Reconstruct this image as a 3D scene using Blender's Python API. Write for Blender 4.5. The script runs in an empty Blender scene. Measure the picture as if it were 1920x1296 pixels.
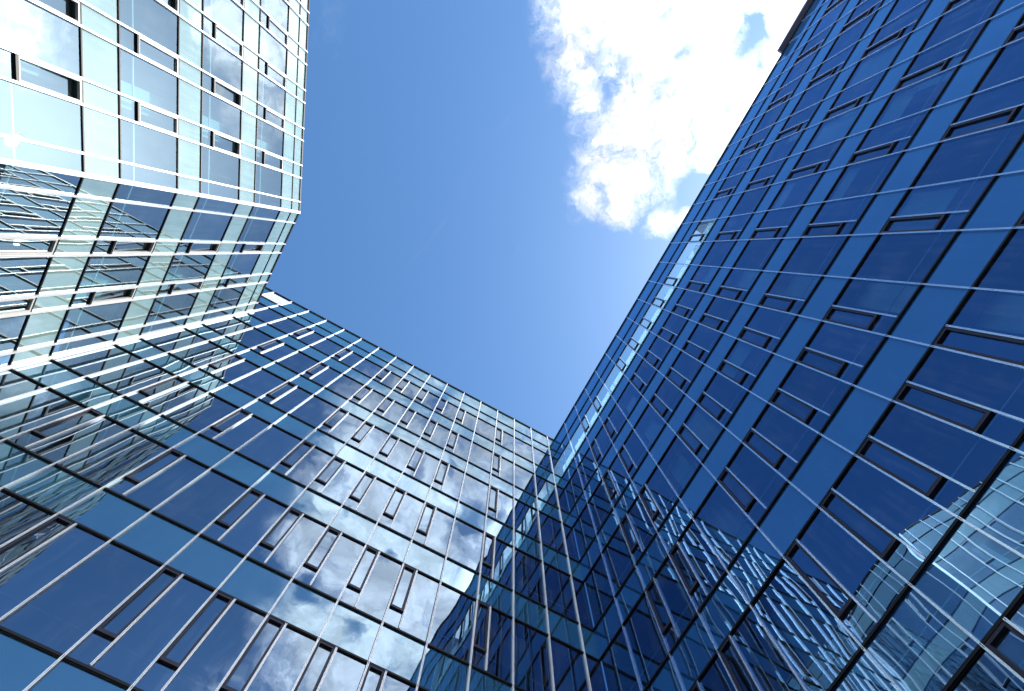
import bpy, math, random
from mathutils import Vector, Matrix

random.seed(7)
sc = bpy.context.scene
COL = sc.collection
U = 10.5                      # metres per plan unit (distance from the camera to the middle block)
EYE = 1.6

# ------------------------------------------------------------------ camera
cam_d = bpy.data.cameras.new('camera')
cam = bpy.data.objects.new('camera', cam_d)
COL.objects.link(cam)
rgt = Vector((0.48110628, 0.87664399, 0.00566309))
upv = Vector((0.86259136, -0.47452712, 0.17538573))
bck = Vector((0.15643813, -0.07949424, -0.98448351))
m = Matrix((rgt, upv, bck)).transposed().to_4x4()
m.translation = Vector((0, 0, EYE))
cam.matrix_world = m
cam_d.sensor_fit = 'HORIZONTAL'
cam_d.sensor_width = 36.0
FOC = 1004.97 / 1920.0
cam_d.lens = 36.0 * FOC
cam_d.clip_start = 0.05
cam_d.clip_end = 5000
sc.camera = cam

# ------------------------------------------------------------------ light, exposure
SUN = Vector((0.31278, 0.59830, 0.73770)).normalized()
SUN_EL = math.asin(SUN.z)
SUN_AZ = math.atan2(SUN.x, SUN.y)          # from +Y towards +X
SKY_STRENGTH = 0.14
sc.view_settings.view_transform = 'Standard'
sc.view_settings.look = 'None'
sc.view_settings.gamma = 1.0
sc.view_settings.use_curve_mapping = False
sc.view_settings.exposure = 0.75
sc.cycles.use_denoising = True
sc.cycles.max_bounces = 10
sc.cycles.glossy_bounces = 5
sc.cycles.diffuse_bounces = 3
sc.cycles.transparent_max_bounces = 10
sc.cycles.caustics_reflective = False
sc.cycles.caustics_refractive = False
sc.cycles.sample_clamp_indirect = 6.0

sun_d = bpy.data.lights.new('sun', 'SUN')
sun_d.energy = 3.4
sun_d.angle = math.radians(0.53)
sun_d.color = (1.0, 0.955, 0.88)
sun = bpy.data.objects.new('sun', sun_d)
COL.objects.link(sun)
sun.rotation_euler = SUN.to_track_quat('Z', 'Y').to_euler()
sun.location = SUN * 100

# ------------------------------------------------------------------ node helper
class NT:
    def __init__(self, tree):
        self.t = tree
    def n(self, kind, **kw):
        nd = self.t.nodes.new(kind)
        for k, v in kw.items():
            setattr(nd, k, v)
        return nd
    def put(self, sock, v):
        if v is None:
            return
        if isinstance(v, bpy.types.NodeSocket):
            self.t.links.new(v, sock)
        else:
            sock.default_value = v
    def math(self, op, a, b=None, c=None, clamp=False):
        nd = self.n('ShaderNodeMath', operation=op, use_clamp=clamp)
        for i, v in enumerate((a, b, c)):
            self.put(nd.inputs[i], v)
        return nd.outputs[0]
    def vmath(self, op, a, b=None, scale=None):
        nd = self.n('ShaderNodeVectorMath', operation=op)
        self.put(nd.inputs[0], a)
        self.put(nd.inputs[1], b)
        if scale is not None:
            self.put(nd.inputs['Scale'], scale)
        return nd.outputs['Value'] if op in ('DOT_PRODUCT', 'LENGTH', 'DISTANCE') else nd.outputs['Vector']
    def smooth(self, x, lo, hi, a=0.0, b=1.0):
        nd = self.n('ShaderNodeMapRange', interpolation_type='SMOOTHSTEP')
        for i, v in enumerate((x, lo, hi, a, b)):
            self.put(nd.inputs[i], v)
        return nd.outputs[0]
    def noise(self, vec, scale, detail=6.0, rough=0.55, dist=0.0, color=False):
        nd = self.n('ShaderNodeTexNoise')
        self.put(nd.inputs['Vector'], vec)
        nd.inputs['Scale'].default_value = scale
        nd.inputs['Detail'].default_value = detail
        nd.inputs['Roughness'].default_value = rough
        nd.inputs['Distortion'].default_value = dist
        return nd.outputs['Color'] if color else nd.outputs['Fac']
    def mix(self, fac, a, b):
        nd = self.n('ShaderNodeMix', data_type='RGBA')
        self.put(nd.inputs[0], fac)
        self.put(nd.inputs[6], a)
        self.put(nd.inputs[7], b)
        return nd.outputs[2]

# ------------------------------------------------------------------ sky with clouds
def build_world():
    w = bpy.data.worlds.new('World')
    sc.world = w
    w.use_nodes = True
    t = w.node_tree
    t.nodes.clear()
    N = NT(t)
    sky = N.n('ShaderNodeTexSky', sky_type='NISHITA')
    sky.sun_disc = False
    sky.sun_elevation = SUN_EL
    sky.sun_rotation = SUN_AZ
    sky.altitude = 0
    sky.air_density = 1.0
    sky.dust_density = 1.25
    sky.ozone_density = 2.5
    hs = N.n('ShaderNodeHueSaturation')
    hs.inputs['Saturation'].default_value = 1.09
    hs.inputs['Value'].default_value = 1.0
    N.put(hs.inputs['Color'], N.vmath('MULTIPLY', sky.outputs[0], (0.86, 1.06, 1.16)))
    tc = N.n('ShaderNodeTexCoord')
    d = tc.outputs['Generated']
    sep = N.n('ShaderNodeSeparateXYZ')
    N.put(sep.inputs[0], d)
    zc = N.math('MAXIMUM', sep.outputs[2], 0.12)
    px = N.math('DIVIDE', sep.outputs[0], zc)
    py = N.math('DIVIDE', sep.outputs[1], zc)
    cb = N.n('ShaderNodeCombineXYZ')
    N.put(cb.inputs[0], px)
    N.put(cb.inputs[1], py)
    p = cb.outputs[0]                                    # place on a flat cloud layer overhead
    w1 = N.vmath('SUBTRACT', N.noise(p, 6.0, 3.0, 0.5, color=True), (0.5, 0.5, 0.5))
    w2 = N.vmath('SUBTRACT', N.noise(p, 24.0, 5.0, 0.6, color=True), (0.5, 0.5, 0.5))
    pw = N.vmath('ADD', p, N.vmath('SCALE', w1, scale=0.06))
    pw = N.vmath('ADD', pw, N.vmath('SCALE', w2, scale=0.05))
    blobs = [(0.393, -0.066, 0.065), (0.328, -0.071, 0.044), (0.417, -0.006, 0.089), (0.463, 0.062, 0.084), (0.367, 0.046, 0.084),
             (0.385, 0.132, 0.078), (0.279, 0.077, 0.071), (0.307, 0.137, 0.078), (0.388, 0.174, 0.063), (0.208, 0.069, 0.05),
             (0.218, 0.125, 0.057), (0.145, 0.079, 0.033), (0.16, 0.126, 0.033), (0.173, 0.208, 0.027), (0.263, 0.17, 0.052),
             (0.319, 0.196, 0.057), (0.523, 0.11, 0.047), (0.563, 0.192, 0.052), (0.41, 0.26, 0.052), (0.314, 0.244, 0.037),
             (0.293, -0.018, 0.021), (0.196, 0.24, 0.023),
             (0.47, 0.00, 0.10), (0.50, 0.10, 0.10), (0.57, 0.00, 0.12), (0.60, 0.12, 0.12), (0.66, 0.02, 0.13), (0.70, 0.20, 0.14),
             (0.76, 0.06, 0.13), (0.82, 0.17, 0.13), (0.88, 0.02, 0.11), (0.95, 0.12, 0.15), (0.44, 0.30, 0.08), (0.48, 0.25, 0.09),
             (0.355, 0.365, 0.05), (0.50, 0.37, 0.06), (1.05, 0.32, 0.20), (0.85, 0.40, 0.12), (0.64, 0.74, 0.10),
             (1.30, 0.05, 0.20), (1.6, 0.7, 0.4), (0.50, -0.07, 0.07), (0.60, -0.09, 0.06), (0.72, -0.09, 0.06), (0.40, -0.10, 0.06)]
    holes = [(0.508, 0.179, 0.040), (0.322, 0.008, 0.018), (0.249, 0.212, 0.036), (0.430, 0.099, 0.018), (0.472, 0.219, 0.023),
             (0.266, 0.252, 0.026), (0.560, 0.185, 0.040), (0.47, 0.045, 0.020), (0.66, 0.07, 0.022), (0.80, -0.04, 0.035), (0.84, 0.08, 0.03)]
    f = None
    for bx, by, r in blobs:
        dd = N.vmath('DISTANCE', pw, (bx, by, 0.0))
        g = N.smooth(dd, r * 1.85, r * 0.1)
        f = g if f is None else N.math('MAXIMUM', f, g)
    for bx, by, r in holes:
        dd = N.vmath('DISTANCE', pw, (bx, by, 0.0))
        g = N.smooth(dd, r * 1.6, r * 0.2, 0.0, 0.6)
        f = N.math('SUBTRACT', f, g)
    fb = N.noise(pw, 13.0, 10.0, 0.58, 0.2)
    fb2 = N.noise(pw, 42.0, 8.0, 0.62, 0.3)
    gate = N.smooth(f, 0.02, 0.30)
    k = N.math('MULTIPLY_ADD', N.math('SUBTRACT', fb, 0.5), N.math('MULTIPLY', gate, 1.9), N.math('MULTIPLY', f, 1.3))
    k = N.math('MULTIPLY_ADD', N.math('SUBTRACT', fb2, 0.5), N.math('MULTIPLY', gate, 1.0), k)
    mask = N.smooth(k, 0.30, 1.25)
    mask = N.math('MAXIMUM', mask, N.smooth(k, 0.02, 0.75, 0.0, 0.42))
    mask = N.math('MULTIPLY', mask, N.smooth(N.noise(pw, 15.0, 10.0, 0.68, 0.6), 0.45, 0.66, 1.0, N.smooth(px, 0.33, 0.48, 0.20, 0.88)))
    # thin wisps away from the main bank
    wz = N.noise(N.vmath('MULTIPLY', p, (1.0, 2.6, 1.0)), 2.6, 8.0, 0.62, 1.2)
    wisp = N.smooth(wz, 0.60, 0.90, 0.0, 0.12)
    mask = N.math('MAXIMUM', mask, wisp)
    # unseen bright cloud band, added low over the horizon to light the shaded fins
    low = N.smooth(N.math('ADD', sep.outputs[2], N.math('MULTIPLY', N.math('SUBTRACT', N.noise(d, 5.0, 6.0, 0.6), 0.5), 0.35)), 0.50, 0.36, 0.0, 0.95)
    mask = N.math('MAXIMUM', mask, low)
    shade = N.noise(pw, 11.0, 8.0, 0.62, 0.5)
    thick = N.smooth(k, 0.55, 1.35)
    lum = N.smooth(shade, 0.34, 0.70, 5.0, 8.4)
    lum = N.math('MULTIPLY', lum, N.smooth(px, 0.31, 0.54, 0.92, 1.8))
    lum = N.math('SUBTRACT', lum, N.math('MULTIPLY', thick, 0.2))
    sund = N.vmath('DOT_PRODUCT', d, tuple(SUN))
    glow = N.smooth(sund, 0.84, 0.99, 1.0, 1.9)
    lum = N.math('MULTIPLY', lum, glow)
    lum = N.math('MULTIPLY', lum, N.math('MULTIPLY_ADD', low, 0.8, 1.0))  # the added horizon band is boosted as fill light
    ccol = N.n('ShaderNodeCombineXYZ')
    N.put(ccol.inputs[0], N.math('MULTIPLY', lum, 0.955))
    N.put(ccol.inputs[1], N.math('MULTIPLY', lum, 0.985))
    N.put(ccol.inputs[2], N.math('MULTIPLY', lum, 1.04))
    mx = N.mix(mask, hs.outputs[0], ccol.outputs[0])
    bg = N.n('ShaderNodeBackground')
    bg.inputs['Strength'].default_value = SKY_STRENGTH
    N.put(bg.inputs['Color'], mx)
    out = N.n('ShaderNodeOutputWorld')
    t.links.new(bg.outputs[0], out.inputs[0])
build_world()

# ------------------------------------------------------------------ materials
def new_mat(name):
    mt = bpy.data.materials.new(name)
    mt.use_nodes = True
    mt.node_tree.nodes.clear()
    N = NT(mt.node_tree)
    out = N.n('ShaderNodeOutputMaterial')
    return mt, N, out

def principled(name, col, rough=0.5, metal=0.0, var=0.0, scale=3.0, spec=0.5):
    mt, N, out = new_mat(name)
    b = N.n('ShaderNodeBsdfPrincipled')
    b.inputs['Roughness'].default_value = rough
    b.inputs['Metallic'].default_value = metal
    b.inputs['Specular IOR Level'].default_value = spec
    c = (*col, 1.0)
    if var:
        tc = N.n('ShaderNodeTexCoord')
        f = N.smooth(N.noise(tc.outputs['Object'], scale, 5.0, 0.6), 0.3, 0.7, 1.0 - var, 1.0 + var)
        v = N.vmath('SCALE', (col[0], col[1], col[2]), scale=f)
        N.put(b.inputs['Base Color'], v)
    else:
        b.inputs['Base Color'].default_value = c
    N.t.links.new(b.outputs[0], out.inputs[0])
    return mt

def fresnel_fac(N, r0, nrm):
    lw = N.n('ShaderNodeLayerWeight')
    lw.inputs['Blend'].default_value = 0.5
    N.put(lw.inputs['Normal'], nrm)
    p5 = N.math('POWER', lw.outputs['Facing'], 5.0)
    return N.math('MULTIPLY_ADD', p5, 1.0 - r0, r0)

def wave_bump(N, dist=0.00035, scale=1.3):
    tc = N.n('ShaderNodeTexCoord')
    h = N.noise(tc.outputs['Object'], scale, 1.5, 0.4, 0.4)
    b = N.n('ShaderNodeBump')
    b.inputs['Strength'].default_value = 1.0
    b.inputs['Distance'].default_value = dist
    N.put(b.inputs['Height'], h)
    return b.outputs[0], tc

def glass(name, r0, refl, tint, wave=0.0007):
    """coated facade glass: a Fresnel reflection over tinted see-through"""
    mt, N, out = new_mat(name)
    nrm, tc = wave_bump(N, wave)
    gl = N.n('ShaderNodeBsdfGlossy')
    gl.inputs['Roughness'].default_value = 0.0
    oi = N.n('ShaderNodeObjectInfo')
    N.put(gl.inputs['Color'], N.vmath('SCALE', refl, scale=N.smooth(oi.outputs['Random'], 0.0, 1.0, 0.90, 1.06)))
    N.put(gl.inputs['Normal'], nrm)
    tr = N.n('ShaderNodeBsdfTransparent')
    tr.inputs['Color'].default_value = (*tint, 1)
    # a little dust
    df = N.n('ShaderNodeBsdfDiffuse')
    df.inputs['Color'].default_value = (0.5, 0.55, 0.55, 1)
    streak = N.noise(N.vmath('MULTIPLY', tc.outputs['Object'], (1.0, 1.0, 0.06)), 7.0, 5.0, 0.65)
    patch = N.noise(tc.outputs['Object'], 0.9, 7.0, 0.68)
    dust = N.smooth(N.math('MULTIPLY', streak, patch), 0.20, 0.42, 0.006, 0.075)
    m0 = N.n('ShaderNodeMixShader')
    N.put(m0.inputs[0], dust)
    N.t.links.new(tr.outputs[0], m0.inputs[1])
    N.t.links.new(df.outputs[0], m0.inputs[2])
    mx = N.n('ShaderNodeMixShader')
    N.put(mx.inputs[0], fresnel_fac(N, r0, nrm))
    N.t.links.new(m0.outputs[0], mx.inputs[1])
    N.t.links.new(gl.outputs[0], mx.inputs[2])
    N.t.links.new(mx.outputs[0], out.inputs[0])
    return mt

def back_painted(name, r0, refl, base, wave=0.0003):
    mt, N, out = new_mat(name)
    nrm, tc = wave_bump(N, wave)
    gl = N.n('ShaderNodeBsdfGlossy')
    gl.inputs['Roughness'].default_value = 0.012
    gl.inputs['Color'].default_value = (*refl, 1)
    N.put(gl.inputs['Normal'], nrm)
    df = N.n('ShaderNodeBsdfDiffuse')
    streak = N.noise(N.vmath('MULTIPLY', tc.outputs['Object'], (1.0, 1.0, 0.07)), 6.0, 5.0, 0.65)
    f = N.smooth(N.math('ADD', N.noise(tc.outputs['Object'], 0.8, 6.0, 0.65), streak), 0.7, 1.4, 0.84, 1.18)
    N.put(df.inputs['Color'], N.vmath('SCALE', base, scale=f))
    mx = N.n('ShaderNodeMixShader')
    N.put(mx.inputs[0], fresnel_fac(N, r0, nrm))
    N.t.links.new(df.outputs[0], mx.inputs[1])
    N.t.links.new(gl.outputs[0], mx.inputs[2])
    N.t.links.new(mx.outputs[0], out.inputs[0])
    return mt

M = {}
M['glass_mid'] = glass('coated_glass', 0.31, (0.60, 0.77, 0.96), (0.08, 0.17, 0.24))
M['glass_tall'] = glass('blue_coated_glass', 0.30, (0.29, 0.55, 0.98), (0.22, 0.40, 0.54))
M['glass_low'] = glass('green_coated_glass', 0.27, (0.76, 0.91, 1.0), (0.44, 0.66, 0.66), 0.00025)
M['clear'] = glass('terrace_glass', 0.12, (0.80, 0.92, 1.0), (0.66, 0.86, 0.92))
M['spandrel_mid'] = back_painted('back_painted_glass', 0.32, (0.64, 0.83, 0.98), (0.020, 0.078, 0.115))
M['spandrel_tall'] = back_painted('blue_back_painted_glass', 0.32, (0.40, 0.68, 1.0), (0.016, 0.075, 0.215))
M['spandrel_low'] = back_painted('pale_back_painted_glass', 0.22, (0.84, 0.95, 0.95), (0.25, 0.36, 0.335))
M['fin'] = principled('white_aluminium', (0.90, 0.90, 0.90), 0.40, 0.30, 0.05, 0.7)
M['fin_tall'] = principled('satin_aluminium', (0.80, 0.87, 0.96), 0.27, 0.9, 0.05, 0.7)
M['dark'] = principled('dark_anodised_metal', (0.005, 0.0055, 0.010), 0.45, 0.0, 0.0, spec=0.25)
M['frame'] = principled('grey_window_metal', (0.022, 0.021, 0.040), 0.45, spec=0.3)
M['frame_pale'] = principled('pale_window_metal', (0.62, 0.60, 0.58), 0.4)
M['reveal'] = principled('dark_reveal', (0.06, 0.06, 0.075), 0.7)
M['ceiling'] = principled('ceiling_plaster', (0.27, 0.29, 0.29), 0.9, 0, 0.05, 0.6)
M['wall'] = principled('interior_wall', (0.10, 0.11, 0.12), 0.9, 0, 0.1, 0.4)
M['column'] = principled('white_column', (0.72, 0.74, 0.72), 0.8)
M['blind'] = principled('pale_blind', (0.62, 0.66, 0.62), 0.8)
M['rail'] = principled('white_rail', (0.85, 0.86, 0.86), 0.3)
M['panel'] = principled('pale_panel', (0.42, 0.44, 0.48), 0.5, 0, 0.03, 2.0)
M['roof'] = principled('roof_membrane', (0.25, 0.25, 0.26), 0.9, 0, 0.12, 0.6)
M['soffit'] = principled('grey_soffit', (0.09, 0.09, 0.15), 0.6, 0, 0.04, 0.5)
M['paving'] = principled('stone_paving', (0.30, 0.29, 0.27), 0.85, 0, 0.15, 0.8)

def frosted(name):
    mt, N, out = new_mat(name)
    d = N.n('ShaderNodeBsdfDiffuse'); d.inputs['Color'].default_value = (0.70, 0.78, 0.82, 1)
    t = N.n('ShaderNodeBsdfTranslucent'); t.inputs['Color'].default_value = (0.60, 0.74, 0.82, 1)
    tr = N.n('ShaderNodeBsdfTransparent'); tr.inputs['Color'].default_value = (0.85, 0.94, 0.98, 1)
    a = N.n('ShaderNodeMixShader'); a.inputs[0].default_value = 0.75
    N.t.links.new(d.outputs[0], a.inputs[1]); N.t.links.new(t.outputs[0], a.inputs[2])
    c = N.n('ShaderNodeMixShader'); c.inputs[0].default_value = 0.3
    N.t.links.new(a.outputs[0], c.inputs[1]); N.t.links.new(tr.outputs[0], c.inputs[2])
    N.t.links.new(c.outputs[0], out.inputs[0])
    return mt
M['frosted'] = frosted('frosted_glass')

# ------------------------------------------------------------------ mesh builder
class MB:
    def __init__(self):
        self.v = []; self.f = []; self.mi = []; self.sm = []
    def quadgrid(self, pts, nx, ny, smooth=True, mi=0):
        b = len(self.v)
        self.v += pts
        for j in range(ny):
            for i in range(nx):
                a = b + j * (nx + 1) + i
                self.f.append((a, a + 1, a + nx + 2, a + nx + 1)); self.mi.append(mi); self.sm.append(smooth)
    def face(self, pts, mi=0):
        b = len(self.v)
        self.v += pts
        self.f.append(tuple(range(b, b + len(pts)))); self.mi.append(mi); self.sm.append(False)
    def prism(self, low, high, mi=0):
        """two rings of the same length, joined and capped"""
        b = len(self.v); n = len(low)
        self.v += list(low) + list(high)
        F = [tuple(b + i for i in reversed(range(n))), tuple(b + n + i for i in range(n))]
        for i in range(n):
            j = (i + 1) % n
            F.append((b + i, b + j, b + n + j, b + n + i))
        self.f += F; self.mi += [mi] * len(F); self.sm += [False] * len(F)
    def add(self, o):
        b = len(self.v)
        self.v += o.v
        self.f += [tuple(b + i for i in q) for q in o.f]; self.mi += o.mi; self.sm += o.sm
    def build(self, name, mats, parent=None, org=Vector((0, 0, 0)), fix=True):
        me = bpy.data.meshes.new(name)
        me.from_pydata([tuple(Vector(p) - org) for p in self.v], [], self.f)
        for mt in (mats if isinstance(mats, (list, tuple)) else [mats]):
            me.materials.append(mt)
        me.polygons.foreach_set('material_index', self.mi)
        me.polygons.foreach_set('use_smooth', self.sm)
        me.update()
        o = bpy.data.objects.new(name, me)
        COL.objects.link(o)
        if parent is not None:
            o.parent = parent
        else:
            o.location = org
        return o

# how large a patch of facade shows in the photograph (used only to choose which parts become objects of their own)
def shown_area(pts):
    P = []
    for p in pts:
        q = Vector(p) - Vector((0, 0, EYE))
        dz = -q.dot(bck)
        if dz < 0.2:
            dz = 0.2
        P.append((0.5 + q.dot(rgt) / dz * FOC, 691 / 2048 - q.dot(upv) / dz * FOC))
    for ax, lim, sg in ((0, 0.0, 1), (0, 1.0, -1), (1, 0.0, 1), (1, 691 / 1024, -1)):
        out = []
        for i in range(len(P)):
            a, b = P[i], P[(i + 1) % len(P)]
            da, db = sg * (a[ax] - lim), sg * (b[ax] - lim)
            if da >= 0:
                out.append(a)
            if (da >= 0) != (db >= 0):
                t = da / (da - db)
                out.append((a[0] + t * (b[0] - a[0]), a[1] + t * (b[1] - a[1])))
        P = out
        if not P:
            return 0.0
    return abs(sum(P[i][0] * P[(i + 1) % len(P)][1] - P[(i + 1) % len(P)][0] * P[i][1] for i in range(len(P)))) / 2

def root(name, loc, label, cat, group=None):
    o = bpy.data.objects.new(name, None)
    COL.objects.link(o)
    o.location = loc
    o['label'] = label; o['category'] = cat
    if group:
        o['group'] = group
    return o

class Block:
    """one building: collects parts, then links the 100 largest of a kind one by one and the rest as one part"""
    def __init__(self, rt):
        self.rt = rt; self.org = Vector(rt.location); self.parts = {}
    def part(self, name, mb, mats, area=0.0, sub=None, label=None):
        self.parts.setdefault(name, []).append((area, len(self.parts.get(name, [])), mb, mats, sub, label))
    def flush(self, most=98):
        for name, L in self.parts.items():
            L.sort(key=lambda a: (-a[0], a[1]))
            for area, _, mb, mats, sub, label in L[:most]:
                o = mb.build(name, mats, self.rt, self.org)
                if label:
                    o['label'] = label
                for sn, smb, smat in (sub or []):
                    smb.build(sn, smat, o, self.org)
            rest = L[most:]
            if rest:
                mm = MB(); mats = []
                def take(mb, mt):
                    b = len(mats)
                    ml = mt if isinstance(mt, (list, tuple)) else [mt]
                    ids = []
                    for x in ml:
                        if x not in mats:
                            mats.append(x)
                        ids.append(mats.index(x))
                    c = MB(); c.add(mb); c.mi = [ids[i] for i in mb.mi]
                    mm.add(c)
                for area, _, mb, mt, sub, label in rest:
                    take(mb, mt)
                    for sn, smb, smat in (sub or []):
                        take(smb, smat)
                o = mm.build(name, mats, self.rt, self.org)
                o['kind'] = 'stuff'

# ------------------------------------------------------------------ facade system
class Facade:
    def __init__(self, org, u, n, block, kind):
        self.fw, self.fd = (0.042, 0.058) if kind == 'tall' else (0.048, 0.066)
        self.fm = M['fin_tall'] if kind == 'tall' else M['fin']
        self.bow = 0.4 if kind == 'low' else 1.0
        self.gl = M['glass_' + kind]; self.sp = M['spandrel_' + kind]
        self.o = Vector((org[0] * U, org[1] * U, EYE))
        self.u = Vector((u[0], u[1], 0)).normalized()
        self.n = Vector((n[0], n[1], 0)).normalized()
        self.b = block
    def P(self, s, h, o=0.0):
        """s and h in plan units along and up the facade, o in metres outwards"""
        return self.o + self.u * (s * U) + self.n * o + Vector((0, 0, h * U))
    def area(self, s0, s1, h0, h1):
        return shown_area([self.P(s0, h0), self.P(s1, h0), self.P(s1, h1), self.P(s0, h1)])
    def pane(self, s0, s1, h0, h1, o0=0.0, o1=None, bulge=None):
        """one sheet of glass, slightly bowed and never quite plumb"""
        mb = MB()
        w, h = (s1 - s0) * U, (h1 - h0) * U
        nx = max(4, min(9, int(w / 0.16))); ny = max(4, min(12, int(h / 0.22)))
        if o1 is None:
            o1 = o0
        if bulge is None:
            bulge = random.choice((1, 1, 1, 1, 1, 1, -1)) * random.uniform(0.0014, 0.0036) * min(1.0, w / 1.2) * self.bow
        tx = random.gauss(0, 0.0012) * w; ty = random.gauss(0, 0.0010) * h
        a1 = random.gauss(0, 0.00035); a2 = random.gauss(0, 0.00035); p1 = random.uniform(0, 6.28)
        pts = []
        for j in range(ny + 1):
            for i in range(nx + 1):
                x, y = i / nx, j / ny
                z = bulge * (1 - (2 * x - 1) ** 2) * (1 - (2 * y - 1) ** 2) + tx * (x - .5) + ty * (y - .5)
                z += a1 * math.sin(y * 7 + p1) + a2 * math.sin(x * 5 + y * 3 + p1)
                pts.append(self.P(s0 + (s1 - s0) * x, h0 + (h1 - h0) * y, o0 + (o1 - o0) * y + z))
        mb.quadgrid(pts, nx, ny)
        return mb
    def box(self, s0, s1, h0, h1, o0, o1, mb=None, mi=0):
        mb = mb or MB()
        mb.prism([self.P(s0, h0, o0), self.P(s1, h0, o0), self.P(s1, h0, o1), self.P(s0, h0, o1)],
                 [self.P(s0, h1, o0), self.P(s1, h1, o0), self.P(s1, h1, o1), self.P(s0, h1, o1)], mi)
        return mb
    def bar(self, s0, s1, h, t=0.056, d=0.052):
        """horizontal transom with a small drip step under it"""
        k = t / 2 / U
        mb = self.box(s0, s1, h - k, h + k, -0.02, d)
        self.box(s0, s1, h - k - 0.018 / U, h - k, -0.02, d * 0.55, mb)
        return mb
    def fin(self, s, cuts, w=None, d=None, g=0.016):
        """vertical aluminium channel in storey lengths"""
        mb = MB()
        w = w or self.fw; d = d or self.fd
        prof = [(-w / 2, -0.028), (-w / 2, d), (-g / 2, d), (-g / 2, d - 0.03), (g / 2, d - 0.03), (g / 2, d), (w / 2, d), (w / 2, -0.028)]
        for h0, h1 in zip(cuts[:-1], cuts[1:]):
            gap = 0.004 / U
            ring = lambda hh: [self.P(s + a / U, hh, b) for a, b in reversed(prof)]
            mb.prism(ring(h0 + gap), ring(h1 - gap))
        return mb
    def ring(self, s0, s1, h0, h1, w, o0, o1, wb=None, obot=None):
        """rectangular frame, jambs between head and sill"""
        k = w / U; kb = (wb or w) / U
        mb = self.box(s0, s1, h1 - k, h1, o0, o1)
        self.box(s0, s1, h0, h0 + kb, o0, obot if obot else o1, mb)
        self.box(s0, s0 + k, h0 + kb, h1 - k, o0, o1, mb)
        self.box(s1 - k, s1, h0 + kb, h1 - k, o0, o1, mb)
        return mb

RB_BLIND = random.Random(3)
ROWS = [(0.0, 0.273), (0.413, 0.684), (0.826, 1.102), (1.239, 1.504), (1.641, 1.913), (2.050, 2.332), (2.468, 2.745), (2.897, 3.163)]
SILL = 0.074
PARAPET, ROOF = 3.303, 3.512
LPARAPET, LROOF = 2.874, 2.976

def short_split(s0, s1):
    return s0 + (s1 - s0) * 0.362

def b_r_facade(F, fins, windows, h_from=0.0, clear_to=None, blank=None, skip_first=False):
    """curtain wall of the two taller blocks: storey-high glass, opaque bands, short fins beside the casements"""
    b = F.b
    s_lo, s_hi = fins[0], fins[-1]
    levels = [-EYE / U]
    for v0, v1 in ROWS:
        levels += [v0, v1]
    levels += [PARAPET, ROOF]
    for h in levels[1:-1]:
        if h > h_from:
            b.part('transom', F.bar(s_lo, s_hi, h), M['dark'], F.area(s_lo, s_hi, h - .005, h + .005))
    b.part('roof_coping', F.box(s_lo, s_hi, ROOF - 0.0085, ROOF + 0.004, -0.4, 0.07), M['dark'])
    cuts = [h for h in levels[::2] if h >= h_from]
    if h_from > 0:
        cuts = [h_from] + cuts
    cuts = cuts + [ROOF] if cuts[-1] < ROOF - .01 else cuts
    for i, s in enumerate(fins):
        if 0 < i < len(fins) - 1:
            b.part('fin', F.fin(s, cuts), F.fm, F.area(s - .005, s + .005, max(h_from, 0), ROOF))
    for i, (s0, s1) in enumerate(zip(fins[:-1], fins[1:])):
        # opaque bands
        for h0, h1 in zip(levels[:-1], levels[1:]):
            if h1 <= h_from + .01:
                continue
            vis = any(abs(h0 - r[0]) < 1e-6 for r in ROWS)
            if not vis:
                if blank and i == blank[0] and h0 == PARAPET:
                    b.part('parapet_panel', F.box(s0 + .004, s1 - .004, h0 + .006, h1 - .03, -0.03, 0.015), M['panel'], 1, label='blank pale grey panel')
                    continue
                b.part('spandrel_panel', F.pane(s0, s1, h0, h1), F.sp, F.area(s0, s1, h0, h1))
                continue
            open_air = clear_to is not None and h0 > 2.8 and s1 <= clear_to + .02
            gm = M['clear'] if open_air else F.gl
            if windows(i) and s1 - s0 > 0.09:
                sm = short_split(s0, s1)
                hs = h0 + SILL
                b.part('glass_pane', F.pane(sm, s1, h0, h1), gm, F.area(sm, s1, h0, h1))
                b.part('glass_pane', F.pane(s0, sm, h0, hs), gm, F.area(s0, sm, h0, hs))
                b.part('short_fin', F.fin(sm, [h0 + .004, h1 - .002]), F.fm, F.area(sm - .005, sm + .005, h0, h1))
                fr = F.ring(s0 + .0028, sm - .0028, hs - .006, h1 - .0035, 0.055, -0.05, 0.045, 0.085, 0.06)
                pn = F.pane(s0 + .007, sm - .007, hs, h1 - .008, -0.02, bulge=random.gauss(0, 0.0004))
                b.part('casement_window', fr, M['frame'], F.area(s0, sm, hs, h1), [('pane', pn, gm)])
            else:
                b.part('glass_pane', F.pane(s0, s1, h0, h1), gm, F.area(s0, s1, h0, h1))
            if not open_air and RB_BLIND.random() < 0.09:
                drop = (h1 - h0) * RB_BLIND.choice((.25, .4, .6, 1.0))
                b.part('blind', F.box(s0 + .006, s1 - .006, h1 - drop, h1 - .004, -0.135, -0.125), M['blind'], F.area(s0, s1, h1 - drop, h1))
    # white safety rail inside every storey
    for v0, v1 in ROWS:
        if v0 > h_from:
            h = v0 + SILL
            mb = F.box(s_lo + .01, s_hi - .01, h - .0014, h + .0014, -0.17, -0.14)
            b.part('safety_rail', mb, M['rail'], F.area(s_lo, s_hi, h - .002, h + .002))

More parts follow.
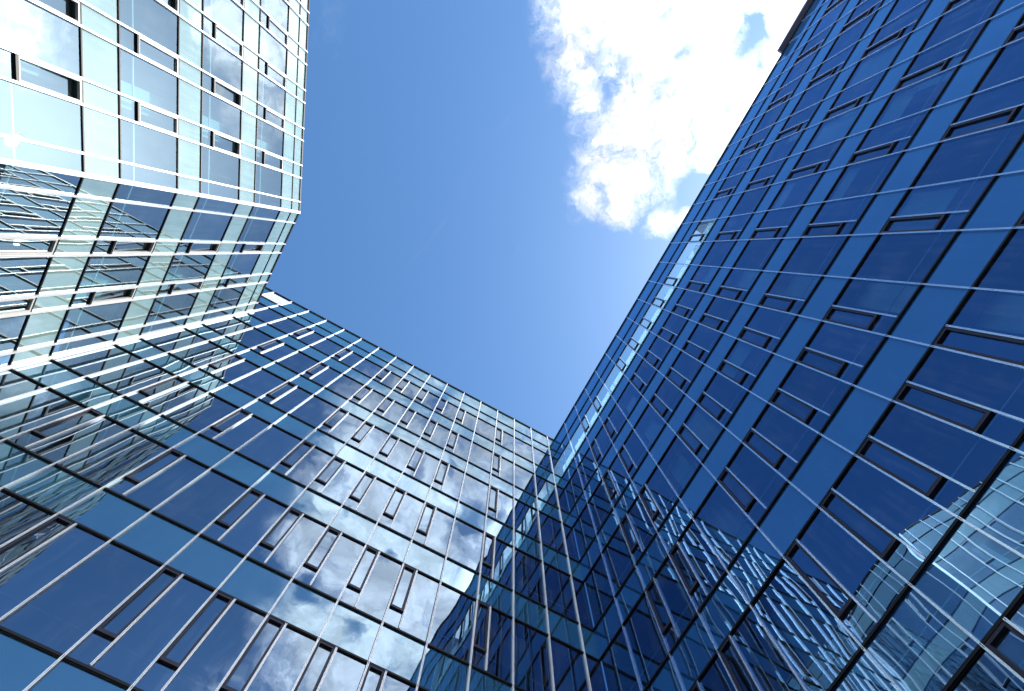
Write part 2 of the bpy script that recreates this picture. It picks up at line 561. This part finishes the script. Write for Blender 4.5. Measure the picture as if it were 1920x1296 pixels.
def l_facade(F, strips, win, fin_from, mitre, openings):
    """curtain wall of the lower folded block: unbroken fins, narrow strips hold the casements"""
    b = F.b
    edges = [strips[0][0]] + [q[1] for q in strips]
    s_lo, s_hi = edges[0], edges[-1]
    rows = [r for r in ROWS if r[1] < LPARAPET]
    levels = [-EYE / U]
    for v0, v1 in rows:
        levels += [v0, v1]
    levels += [LPARAPET, LROOF]
    for h in levels[1:-1]:
        b.part('transom', F.bar(s_lo, s_hi, h, 0.048, 0.036), M['dark'], F.area(s_lo, s_hi, h - .005, h + .005))
    b.part('roof_coping', F.box(s_lo, s_hi, LROOF - .008, LROOF + .004, -0.4, 0.05), M['dark'])
    cuts = levels[::2]
    cuts = cuts + [LROOF] if cuts[-1] < LROOF - .01 else cuts
    for s in fin_from:
        b.part('fin', F.fin(s, cuts, 0.056, 0.08), M['fin'], F.area(s - .005, s + .005, 0, LROOF))
    for i, (s0, s1) in enumerate(strips):
        for h0, h1 in zip(levels[:-1], levels[1:]):
            vis = any(abs(h0 - r[0]) < 1e-6 for r in rows)
            if not vis:
                b.part('spandrel_panel', F.pane(s0, s1, h0, h1), F.sp, F.area(s0, s1, h0, h1))
            elif i in win:
                hs = h0 + SILL
                b.part('glass_pane', F.pane(s0, s1, h0, hs), F.gl, F.area(s0, s1, h0, hs))
                op = (i, rows.index((h0, h1))) in openings
                fr = F.ring(s0 + .0036, s1 - .0036, hs + .004, h1 - .0035, 0.055, -0.05, 0.035)
                # dark post at the foot of the casement
                sub = []
                lin = F.ring(s0 + .0038, s1 - .0038, hs + .0042, h1 - .0037, 0.02, -0.20, -0.052)
                sub.append(('reveal', lin, M['reveal']))
                if op:
                    pn = F.pane(s0 + .0065, s1 - .0065, hs + .007, h1 - .007, -0.035, -0.13, 0.0)
                else:
                    pn = F.pane(s0 + .008, s1 - .008, hs + .008, h1 - .008, -0.03, bulge=random.gauss(0, .0004))
                sub.append(('pane', pn, F.gl))
                b.part('casement_window', fr, M['frame_pale'], F.area(s0, s1, hs, h1), sub, 'casement standing open' if op else None)
                b.part('casement_sill', F.bar(s0 + .003, s1 - .003, hs, 0.085, 0.06), M['dark'], F.area(s0, s1, hs - .005, hs + .005))
            else:
                b.part('glass_pane', F.pane(s0, s1, h0, h1), F.gl, F.area(s0, s1, h0, h1))
                h = h0 + SILL
                b.part('safety_rail', F.box(s0 + .004, s1 - .004, h - .0022, h + .0022, -0.15, -0.11), M['rail'], F.area(s0, s1, h - .002, h + .002))

def interiors(F, s0, s1, rows, roof_h, depth=6.5, m0=0.0, m1=0.0, h_from=-1, terrace=None, cols=()):
    """floor slabs, back wall and columns behind the glass; m0/m1 mitre the ends (metres of run per metre of depth)"""
    b = F.b
    o0 = -0.42
    def ring(h, a=s0, c=s1):
        return [F.P(a + m0 * -o0 / U, h, o0), F.P(a + m0 * depth / U, h, -depth), F.P(c - m1 * depth / U, h, -depth), F.P(c - m1 * -o0 / U, h, o0)]
    tops = [r[1] for r in rows]; bots = [r[0] for r in rows[1:]] + [None]
    for k, r in enumerate(rows):
        if r[1] < h_from:
            continue
        lo = r[1] + 0.006
        hi = (bots[k] - .006) if bots[k] is not None else roof_h - .03
        mb = MB()
        if terrace and bots[k] is None:
            mb.prism(ring(lo, a=terrace), ring(hi, a=terrace))
        else:
            mb.prism(ring(lo), ring(hi))
        b.part('floor_slab', mb, M['ceiling'] if bots[k] is not None else M['roof'])
    hb = rows[-1][0] if terrace else roof_h - .03
    mb = MB()
    mb.prism([F.P(s0 + m0 * depth / U, -EYE / U, -depth), F.P(s0 + m0 * depth / U, -EYE / U, -depth - .2), F.P(s1 - m1 * depth / U, -EYE / U, -depth - .2), F.P(s1 - m1 * depth / U, -EYE / U, -depth)],
             [F.P(s0 + m0 * depth / U, hb, -depth), F.P(s0 + m0 * depth / U, hb, -depth - .2), F.P(s1 - m1 * depth / U, hb, -depth - .2), F.P(s1 - m1 * depth / U, hb, -depth)])
    b.part('back_wall', mb, M['wall'])
    for a in ((s0 + m0 * depth / U, s0 + m0 * -o0 / U) if m0 else (s0, s0), (s1 - m1 * depth / U, s1 - m1 * -o0 / U) if m1 else (s1, s1)):
        if m0 and a[0] > s0 and a[0] < s0 + 1 or m1 and a[0] < s1 and a[0] > s1 - 1:
            continue
        top = rows[-1][0] if (terrace and a[0] < terrace) else roof_h - .03
        low = h_from if h_from > 0 else -EYE / U
        mb = MB()
        mb.prism([F.P(a[0], low, -depth), F.P(a[0] + .02, low, -depth), F.P(a[0] + .02, low, -.1), F.P(a[0], low, -.1)],
                 [F.P(a[0], top, -depth), F.P(a[0] + .02, top, -depth), F.P(a[0] + .02, top, -.1), F.P(a[0], top, -.1)])
        b.part('end_wall', mb, M['wall'])
    for s in cols:
        for k, r in enumerate(rows):
            if r[1] < max(h_from, .3) or (terrace and r[0] > 2.8 and s < terrace):
                continue
            b.part('column', F.box(s - .038, s + .038, r[0] - .003, r[1] + .004, -1.25, -0.55), M['column'], F.area(s - .038, s + .038, r[0], r[1]))

GRP = 'glass office blocks round the courtyard'
# ------------------------------------------------------------------ ground
g = MB()
g.face([Vector((-300, -300, 0)), Vector((300, -300, 0)), Vector((300, 300, 0)), Vector((-300, 300, 0))])
go = g.build('courtyard_ground', M['paving'])
go['kind'] = 'structure'

# ------------------------------------------------------------------ middle block (facade across the far end of the court)
rt = root('office_building', (-1.0 * U, -0.1 * U, 0), 'glass office block mirroring white clouds, standing between the shaded and the folded block', 'office building', GRP)
BB = Block(rt)
FB = Facade((-1.0, 0.0), (0, 1), (1, 0), BB, 'mid')
bf = [0.0285 + 0.1283 * k for k in range(-9, 7)]
main = [-1.122] + bf[1:] + [0.8565]
bays_with = {0, 2, 4, 6, 7, 8, 9, 10, 12}
bw = {-7, -5, -3, -2, -1, 0, 1, 3}
b_r_facade(FB, main, lambda i: (i - 9) in bw)
# the same wall going on behind the lower block, above its roof
FB2 = Facade((-1.0, 0.0), (0, 1), (1, 0), BB, 'mid')
back = [-1.122 - 0.1283 * k for k in range(5, -1, -1)]
b_r_facade(FB2, back, lambda i: i in (1, 3), h_from=2.80, blank=(4,))
BB.part('fin', FB.fin(-1.122, [LROOF + .01, ROOF]), M['fin'], 1)
interiors(FB, -1.112, 0.849, ROWS, ROOF, cols=(-.93, -.17, .59))
interiors(FB2, -1.75, -1.135, ROWS, ROOF, h_from=2.6)
BB.flush()

# ------------------------------------------------------------------ tall shaded block
rt = root('office_building', (0.6 * U, 0.8565 * U, 0), 'dark blue glass office block in shade, see-through panes under its roof edge', 'office building', GRP)
RB = Block(rt)
FR = Facade((0.0, 0.8565), (1, 0), (0, -1), RB, 'tall')
sf = {-5: -.664, -4: -.5265, -2: -.2535, -1: -.116, 0: .0214, 1: .159, 2: .2937, 4: .567, 6: .8395, 8: 1.1055, 10: 1.371, 12: 1.645}
ks = sorted(sf)
def rfin(j):
    if j <= ks[0]:
        return sf[ks[0]] + (j - ks[0]) * .1375 - .0512
    if j >= ks[-1]:
        return sf[ks[-1]] + (j - ks[-1]) * .1355 - .0498
    for a, c in zip(ks[:-1], ks[1:]):
        if a <= j <= c:
            t = (j - a) / (c - a)
            return sf[a] + (sf[c] - sf[a]) * t - .05
rf = [-1.0] + [rfin(j) for j in range(-6, 30)]
rw = {-5, -4, -2, -1, 0, 1, 2} | set(range(4, 30, 2))
b_r_facade(FR, rf, lambda i: (i - 7) in rw, clear_to=0.66)
interiors(FR, -0.999, rf[-1] - .02, ROWS, ROOF, terrace=0.66, cols=(-.40, .36, 1.12, 1.88, 2.64))
# frosted balustrade and sloping props of the roof terrace behind the top row of panes
for i, (a, c) in enumerate(zip(rf[:-1], rf[1:])):
    if c <= .68:
        RB.part('balustrade', FR.box(a + .006, c - .006, 2.900, 3.06, -0.20, -0.185), M['frosted'], FR.area(a, c, 2.9, 3.03))
        if i % 2 == 0:
            mb = MB(); w = .006
            mb.prism([FR.P(a + .05, 2.9, -.45), FR.P(a + .05 + w, 2.9, -.45), FR.P(a + .05 + w, 2.9, -.52), FR.P(a + .05, 2.9, -.52)],
                     [FR.P(a + .10, 3.45, -1.3), FR.P(a + .10 + w, 3.45, -1.3), FR.P(a + .10 + w, 3.45, -1.37), FR.P(a + .10, 3.45, -1.37)])
            RB.part('terrace_prop', mb, M['column'], 0.1)
# roof slab that oversails the facade
RB.part('roof_slab', FR.box(1.813, rf[-1], ROOF + .006, ROOF + .03, -6.0, 0.36), M['soffit'])
RB.flush()

# ------------------------------------------------------------------ lower folded block in the sun
rt = root('office_building', (-0.3856 * U, -1.122 * U, 0), 'sunlit pale glass office block folded at a thick white corner post, lower than its neighbours', 'office building', GRP)
LB = Block(rt)
FL = Facade((0.0, -1.122), (1, 0), (0, 1), LB, 'low')
le = [-1.0, -.9415, -.8135, -.7585, -.6305, -.576, -.4485, -.3856]
lst = list(zip(le[:-1], le[1:]))
# left to right: narrow, wide, narrow, wide, narrow, wide, narrow (corner)
l_facade(FL, [(-1.0, -.9415), (-.9415, -.8135), (-.8135, -.7585), (-.7585, -.6305), (-.6305, -.576), (-.576, -.4485), (-.4485, -.3856)],
         {2, 4}, le[1:-1], 0, {(4, 6), (4, 5), (4, 4), (2, 4)})
ang = math.radians(22.117)
FU = Facade((-0.3856, -1.122), (math.cos(ang), -math.sin(ang)), (math.sin(ang), math.cos(ang)), LB, 'low')
ue = [0.0, .0545, .1785, .243, .370, .431, .558, .619, .745, .807, .932, .9915]
while ue[-1] < 2.4:
    ue.append(ue[-1] + (.1265 if len(ue) % 2 == 0 else .0615))
ust = list(zip(ue[:-1], ue[1:]))
uw = {i for i in range(2, len(ust), 2)}
l_facade(FU, ust, uw, ue[1:-1], 0, {(2, 3), (2, 5), (4, 3), (4, 5), (6, 4), (8, 3), (10, 5)})
mt = math.tan(ang / 2)
lrows = [r for r in ROWS if r[1] < LPARAPET]
interiors(FL, -0.99, -0.3856, lrows, LROOF, m1=mt, cols=(-.80,))
interiors(FU, 0.0, ue[-1] - .02, lrows, LROOF, m0=mt, cols=(.26, 1.02, 1.78))
# thick white post on the outer fold and in the inner corner
mb = MB()
c = FL.P(-.3856, 0, 0)
bis = (FL.n + FU.n).normalized(); tg = Vector((bis.y, -bis.x, 0))
def ringp(h):
    z = Vector((0, 0, h * U))
    return [c + z + tg * a + bis * bb for a, bb in ((-.07, -.03), (-.07, .09), (-.016, .09), (-.016, .065), (.016, .065), (.016, .09), (.07, .09), (.07, -.03))][::-1]
hs = [-EYE / U] + [r[0] for r in lrows] + [LROOF]
for a, bb in zip(hs[:-1], hs[1:]):
    mb.prism(ringp(a + .0004), ringp(bb - .0004))
LB.part('corner_post', mb, M['fin'], 1)
mb = MB()
for a, bb in zip(hs[:-1], hs[1:]):
    FL.box(-0.999, -0.990, a + .0004, bb - .0004, -0.02, 0.105, mb)
    FL.box(-0.9898, -0.9865, a + .0004, bb - .0004, 0.0, 0.07, mb)
LB.part('corner_post', mb, M['fin'], 1)
LB.flush()
